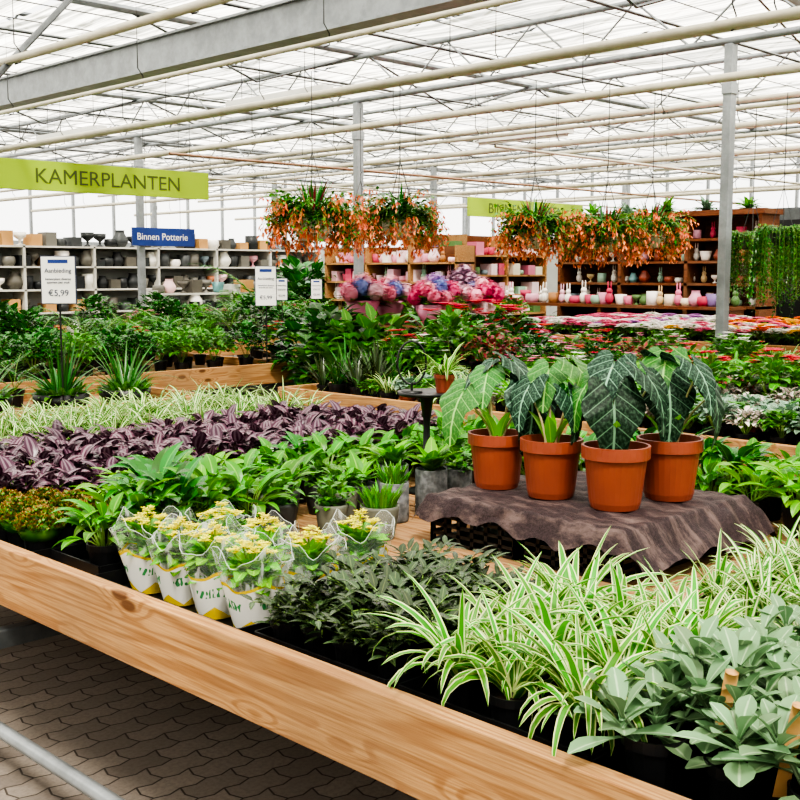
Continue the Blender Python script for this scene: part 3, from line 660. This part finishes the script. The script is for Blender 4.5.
for i,(y0,y1) in enumerate([(7.7,8.5),(7.0,7.7),(6.4,7.0),(5.6,6.4),(5.0,5.6),(4.3,5.0),(3.7,4.3),(3.0,3.7),(2.2,3.0),(1.5,2.2),(.6,1.5),(-.4,.6)]):
    a=FLc[cols[i]]; bb=FLc[['fpink','flilac','fwhite','fyellow'][i%4]]
    bed('bed_of_flowering_primroses',a*2+bb+FLc['fwhite'],10.3,11.6,y0,y1,.2,z=.86,sc=(1.1,1.3)); bed('bed_of_flowering_primroses',bb+a+FLc[cols[(i+1)%12]],11.6,12.8,y0,y1,.21,z=.86,sc=(1.2,1.4))
bed('bed_of_flowering_primroses',AN+FLc['fred']+FLc['fwhite']+FLc['fpink'],9.9,11.9,9.5,10.9,.22,z=.8,sc=(1.3,1.8))
for (x,y,s) in ((7.6,8.12,1.25),(7.95,8.1,1.2),(8.3,7.8,1.25),(8.0,7.6,1.05),(8.7,7.5,1.15),(8.6,8.05,1.25)): inst('hydrangea_bouquet',R.choice(HY),(x,y,1.12),U(0,6),s)
b=MB(); b.box(7.3,9.0,7.3,8.3,1.09,1.12,M['brown'])
for x in (7.38,8.93):
    for y in (7.33,8.22): b.box(x,x+.05,y,y+.05,0,1.09,M['brown'])
b.box(7.4,8.95,7.35,8.25,.4,.43,M['brown']); b.obj('flower_display_table')
bed('floor_standing_foliage_plants',AN+RB,7.1,8.9,6.8,7.1,.3,z=0,sc=(2.8,3.3))
bed('floor_standing_foliage_plants',DB,6.85,7.1,7.1,8.2,.35,z=0,sc=(2.4,2.8))
for (x,y,z,s) in ((9.65,8.6,1.35,1.0),(9.75,7.6,.95,.8)):
    b=MB(); pot(b,.14,.5,M['dark'])
    for k in range(13):
        a=k*2.4; rr=.22*math.sqrt(k/13); c=np.array([rr*math.cos(a),rr*math.sin(a),z+.3-rr*.9]); b.tube([(0,0,.45),c],.006,L['stem'],4); b.blob(c,.09,L['hydp'])
        for i in range(80):
            t=math.acos(U(-1,1)); f=U(0,6.28); dd=np.array([math.sin(t)*math.cos(f),math.sin(t)*math.sin(f),math.cos(t)]); b.flower(c+dd*.1,.033,L['hydp'],4,.3)
    o=b.obj('dried_hydrangea_arrangement'); o.location=(x,y,0); o.scale=(s,s,s)
# ---------------------------------------------------------------- shelves
def jar(b,x,y,z,s,m):
    k=R.randrange(5)
    P=[[(0,0),(.6,0),(.75,.3),(1,1.6),(.9,1.6),(.8,.6)],[(0,0),(.6,0),(1,.6),(1,1),(.6,1.7),(.55,2),(.65,2.1),(.5,2)],[(0,0),(.9,0),(.9,1.9),(.8,1.9),(.8,.4)],[(0,0),(.7,0),(1,.5),(.9,1.1),(.75,1.2),(.65,1.1)],[(0,0),(.5,0),(.5,.1),(.15,.3),(.15,.7),(.8,1.2),(.85,1.8),(.75,1.7)]][k]
    b.lathe([(a*s,c*s) for a,c in P],(x,y,z),m,12)
def bunny(b,x,y,z,s,m):
    rn=R.random()
    b.blob((x,y,z+s),s,m,(.75,.75,1),rn=rn); b.blob((x,y,z+2.2*s),s*.55,m,(1,1,1),rn=rn)
    for k in (-1,1): b.blob((x+k*.18*s,y-k*.18*s,z+3.2*s),s*.7,m,(.2,.2,1),rn=rn)
def shelfx(name,x0,x1,y,levels,dep,wm,items,top=None,gap=.28,s=(.07,.12),back=None,boxes=.25,bx=('gift','tag','potsd')):
    b=MB(); H=top or levels[-1]+.45
    for z in levels: b.box(x0,x1,y,y+dep,z-.03,z,wm)
    if back: b.box(x0,x1,y+dep,y+dep+.02,0,H,back)
    x=x0
    while x<=x1+.01: b.box(x-.02,x+.02,y,y+dep,0,H,wm); x+=(x1-x0)/max(1,round((x1-x0)/1.3))
    for z in levels:
        x=x0+.15
        while x<x1-.1:
            q=R.random()
            if q<boxes: b.box(x-.1,x+.1,y+.05,y+dep*.8,z,z+U(.12,.25),M[R.choice(bx)])
            else: jar(b,x,y+dep*.4,z,U(*s),R.choice(items))
            x+=gap*U(.8,1.2)
    return b.obj(name)
shelfx('pottery_shelf',7.6,15.6,18,[.5,.95,1.35,1.75,2.1],.45,M['shelfw'],[M['potsd']]*6+[M['cerw'],M['pots']],top=2.12,s=(.1,.15),gap=.24,back=M['panel'],bx=('tag','potsd','potsd'))
shelfx('pottery_shelf',10.0,14.5,15.6,[.5,.95,1.3],.45,M['shelfw'],[M['potsd'],M['potsd'],M['pots']],top=1.35,s=(.09,.13),gap=.25)
shelfx('gift_display_shelf',13.4,16.8,12.9,[.5,.9,1.25,1.6,1.95],.4,M['wx'],[M['giftp'],M['gift'],M['pots']],top=2.3,s=(.07,.11),gap=.2,back=M['brown'],boxes=.4,bx=('giftp','giftp','gift'))
b=MB(); x0,x1,y0,y1=13.5,13.95,6.9,10.15; H=2.4
b.box(x1,x1+.03,y0,y1,0,H,M['brown']); b.box(x0-.04,x1+.05,y0-.05,y1+.05,H,H+.07,M['brown'])
for i in range(4):
    y=y0+i*(y1-y0-.05)/3; b.box(x0,x1,y,y+.05,0,H,M['brown'])
LV=(.45,.85,1.2,1.5,1.8,2.1)
for z in LV: b.box(x0,x1,y0,y1,z-.035,z,M['brown'])
for z in LV:
    y=y0+.17
    while y<y1-.12:
        if R.random()<.15: bunny(b,x0+.2,y,z,U(.055,.075),R.choice([M['cerw'],M['gift']]))
        else: jar(b,x0+.17,y,z,U(.055,.085),R.choice([M['pots'],M['pots'],M['terra'],M['cerw'],M['gift']]))
        y+=U(.15,.24)
for i in range(5):
    yy=7.2+i*.62
    for k in range(40): 
        a=U(0,6.28); b.leaf((x0+.2,yy,H+.07),a,U(.0,1.4),U(.15,.34),.035,1,L['silver' if i%2 else 'green'],'ovate',3,4,.2)
b.obj('wooden_display_cabinet')
b=MB(); x0,x1,y0,y1=12.4,12.8,11.2,14.2; H=2.05
b.box(x1,x1+.03,y0,y1,0,H,M['brown'])
for i in range(4):
    y=y0+i*(y1-y0-.04)/3; b.box(x0,x1,y,y+.04,0,H,M['wy'])
for z in (.5,.9,1.2,1.5,1.8):
    b.box(x0,x1,y0,y1,z-.03,z,M['wy']); y=y0+.12
    while y<y1-.1:
        q=R.random()
        if q<.2: bunny(b,x0+.18,y,z,U(.06,.075),M['gift'])
        elif q<.7: jar(b,x0+.18,y,z,U(.06,.1),M['giftp'])
        else: b.box(x0+.08,x0+.25,y-.07,y+.07,z,z+U(.13,.22),M['giftp'])
        y+=U(.13,.2)
b.obj('gift_display_shelf')
b=MB(); b.box(12.95,13.35,7.0,11.0,1.16,1.2,M['brown'])
for y in (7.02,9,10.9): b.box(12.97,13.33,y,y+.05,0,1.16,M['brown'])
for i in range(30):
    y=7.1+i*.13; bunny(b,13.15+U(-.1,.1),y,1.2,U(.06,.09),R.choice([M['giftp'],M['gift'],M['cerw']])) if R.random()<.35 else jar(b,13.15,y,1.2,U(.07,.11),R.choice([M['gift'],M['giftp']]))
b.obj('easter_decoration_table')
for (x0,x1,y,h) in ((9.5,13,21,1.1),(15,20,17,1.1)):
    b=MB(); b.box(x0,x1,y,y+.6,0,h,M['white']); b.box(x0-.05,x1+.05,y-.05,y+.65,h,h+.04,M['cerw'])
    for i in range(14): jar(b,x0+.2+i*(x1-x0-.4)/14,y+.3,h+.04,U(.08,.14),R.choice([M['potsd'],M['gift'],M['pots']]))
    b.obj('display_counter')
b=MB(); b.box(17.5,17.9,6.0,9.0,0,2.7,M['galvd']); b.box(17.45,17.5,6.2,8.8,.1,2.5,M['black']); b.obj('door_1')
bed('floor_standing_foliage_plants',DB+PM,16.2,18,9.2,12,.6,z=0,sc=(2.6,3.4))
bed('floor_standing_foliage_plants',DB[:2]+PM,11.2,12.8,14.6,15.4,.6,z=0,sc=(3.6,4.3))
bed('floor_standing_foliage_plants',PM,13.3,15.2,2,6,.8,z=0,sc=(2.4,3.2))
bed('floor_standing_foliage_plants',PM+DB,5.2,7.2,12.2,16.5,.9,z=0,sc=(2.2,2.8))
# ---------------------------------------------------------------- hanging baskets
def hang(me,name,u,d,z,s=1):
    x=(d+u*d)/math.sqrt(2); y=(d-u*d)/math.sqrt(2)
    e=empty(name,(x,y,z)); inst('planted_basket',me,(0,0,0),U(0,6),s,e)
    b=MB(); b.tube([(0,0,.58*s),(0,0,3.16-z)],.004,M['cable'],4); b.obj('chain',e)
for u,d,z,s,k in ((-.078,8.6,1.96,1.2,0),(.0,9.2,1.98,1.15,1),(.120,9.0,1.90,1.05,0),(.185,9.2,1.88,1.05,1),(.225,9.6,1.92,1.0,0),(-.035,10.5,2.0,1.0,1)):
    hang(BK[k],'hanging_flower_basket',u,d,z,s)
for u,d,z in ((.315,10.4,1.9),(.342,9.6,1.92),(.365,10.2,1.9),(.395,9.5,1.92),(.43,9.9,1.9)): hang(TR,'hanging_trailing_plant',u,d,z,.9)
# ---------------------------------------------------------------- signs
def hsign(name,x0,x1,y,z0,z1,m,txt,size,tx,tz,tm,sx=1,top=3.6):
    e=empty(name); b=MB(); b.box(x0,x1,y,y+.03,z0,z1,m); b.obj('panel',e,bevel=.003)
    b=MB()
    for x in (x0+.25,x1-.25): b.tube([(x,y+.015,z1),(x,y+.015,top)],.004,M['cable'],4)
    b.obj('wires',e); text(txt,size,(tx,y-.003,tz),(pi/2,0,0),tm,e,sx=sx)
hsign('kamerplanten_hanging_sign',4.7,7.8,11,2.50,2.81,M['lime'],'KAMERPLANTEN',.22,5.60,2.58,M['limed'],1.09,4.05)
hsign('binnenplanten_hanging_sign',13.9,17.1,12.3,2.57,2.88,M['lime'],'BINNENPLANTEN',.24,14.4,2.64,M['limed'],1.1,4.05)
hsign('pottery_hanging_sign',8.9,10.0,14.5,2.04,2.31,M['blue'],'Binnen Potterie',.145,8.97,2.13,M['white'],.98,4.05)
def info(x,y,z,w,h,zb):
    e=empty('price_sign_on_stake',(x,y,zb)); e.rotation_euler=(0,0,-pi/4)
    b=MB(); b.box(-w/2,w/2,-.006,.006,z-zb-h/2,z-zb+h/2,M['white']); b.box(-w/2-.006,w/2+.006,-.002,.008,z-zb-h/2-.006,z-zb+h/2+.006,M['letd']); b.box(-w*.3,w*.3,-.007,-.006,z-zb+h*.36,z-zb+h*.44,M['blue'])
    b.tube([(0,.012,0),(0,.012,z-zb)],.006,M['black'],6); b.lathe([(0,0),(.07,0),(.07,.01),(0,.012)],(0,.012,0),M['black'],14); b.obj('board',e)
    text('Aanbieding',w*.18,(0,-.008,z-zb+h*.16),(pi/2,0,0),M['letd'],e,al='CENTER'); text('kamerplant diverse\nsoorten per stuk',w*.1,(0,-.008,z-zb),(pi/2,0,0),M['letd'],e,al='CENTER'); text('€5,99',w*.26,(0,-.008,z-zb-h*.34),(pi/2,0,0),M['letd'],e,al='CENTER')
info(3.42,6.45,1.60,.21,.29,ZT); info(6.45,8.22,1.52,.19,.36,ZT)
info(7.35,9.1,1.47,.11,.22,ZT); info(7.7,8.95,1.47,.11,.2,ZT); info(2.7,6.42,1.0,.1,.1,ZT)
# ---------------------------------------------------------------- light + camera
w=bpy.data.worlds.new('World'); S.world=w; w.use_nodes=True; nt=w.node_tree; nt.nodes.clear()
bg=nt.nodes.new('ShaderNodeBackground'); ou=nt.nodes.new('ShaderNodeOutputWorld'); bg.inputs[0].default_value=(1,.985,.95,1); bg.inputs[1].default_value=2.0; nt.links.new(bg.outputs[0],ou.inputs[0])
sd=bpy.data.lights.new('sun','SUN'); sd.energy=12; sd.angle=math.radians(11); sd.color=(1,.93,.82); so=bpy.data.objects.new('sun',sd); S.collection.objects.link(so)
dv=Vector((.45,.55,-1.0)); so.rotation_euler=dv.to_track_quat('-Z','Y').to_euler()
cd=bpy.data.cameras.new('camera'); cd.lens=36*1106/800; cd.sensor_width=36; cd.clip_end=200; co=bpy.data.objects.new('camera',cd); S.collection.objects.link(co)
co.location=(0,0,1.65); co.rotation_euler=(pi/2-math.atan(128/1106),0,-pi/4); S.camera=co
S.view_settings.view_transform='AgX'
try: S.view_settings.look='AgX - High Contrast'
except Exception: pass
S.view_settings.exposure=.5
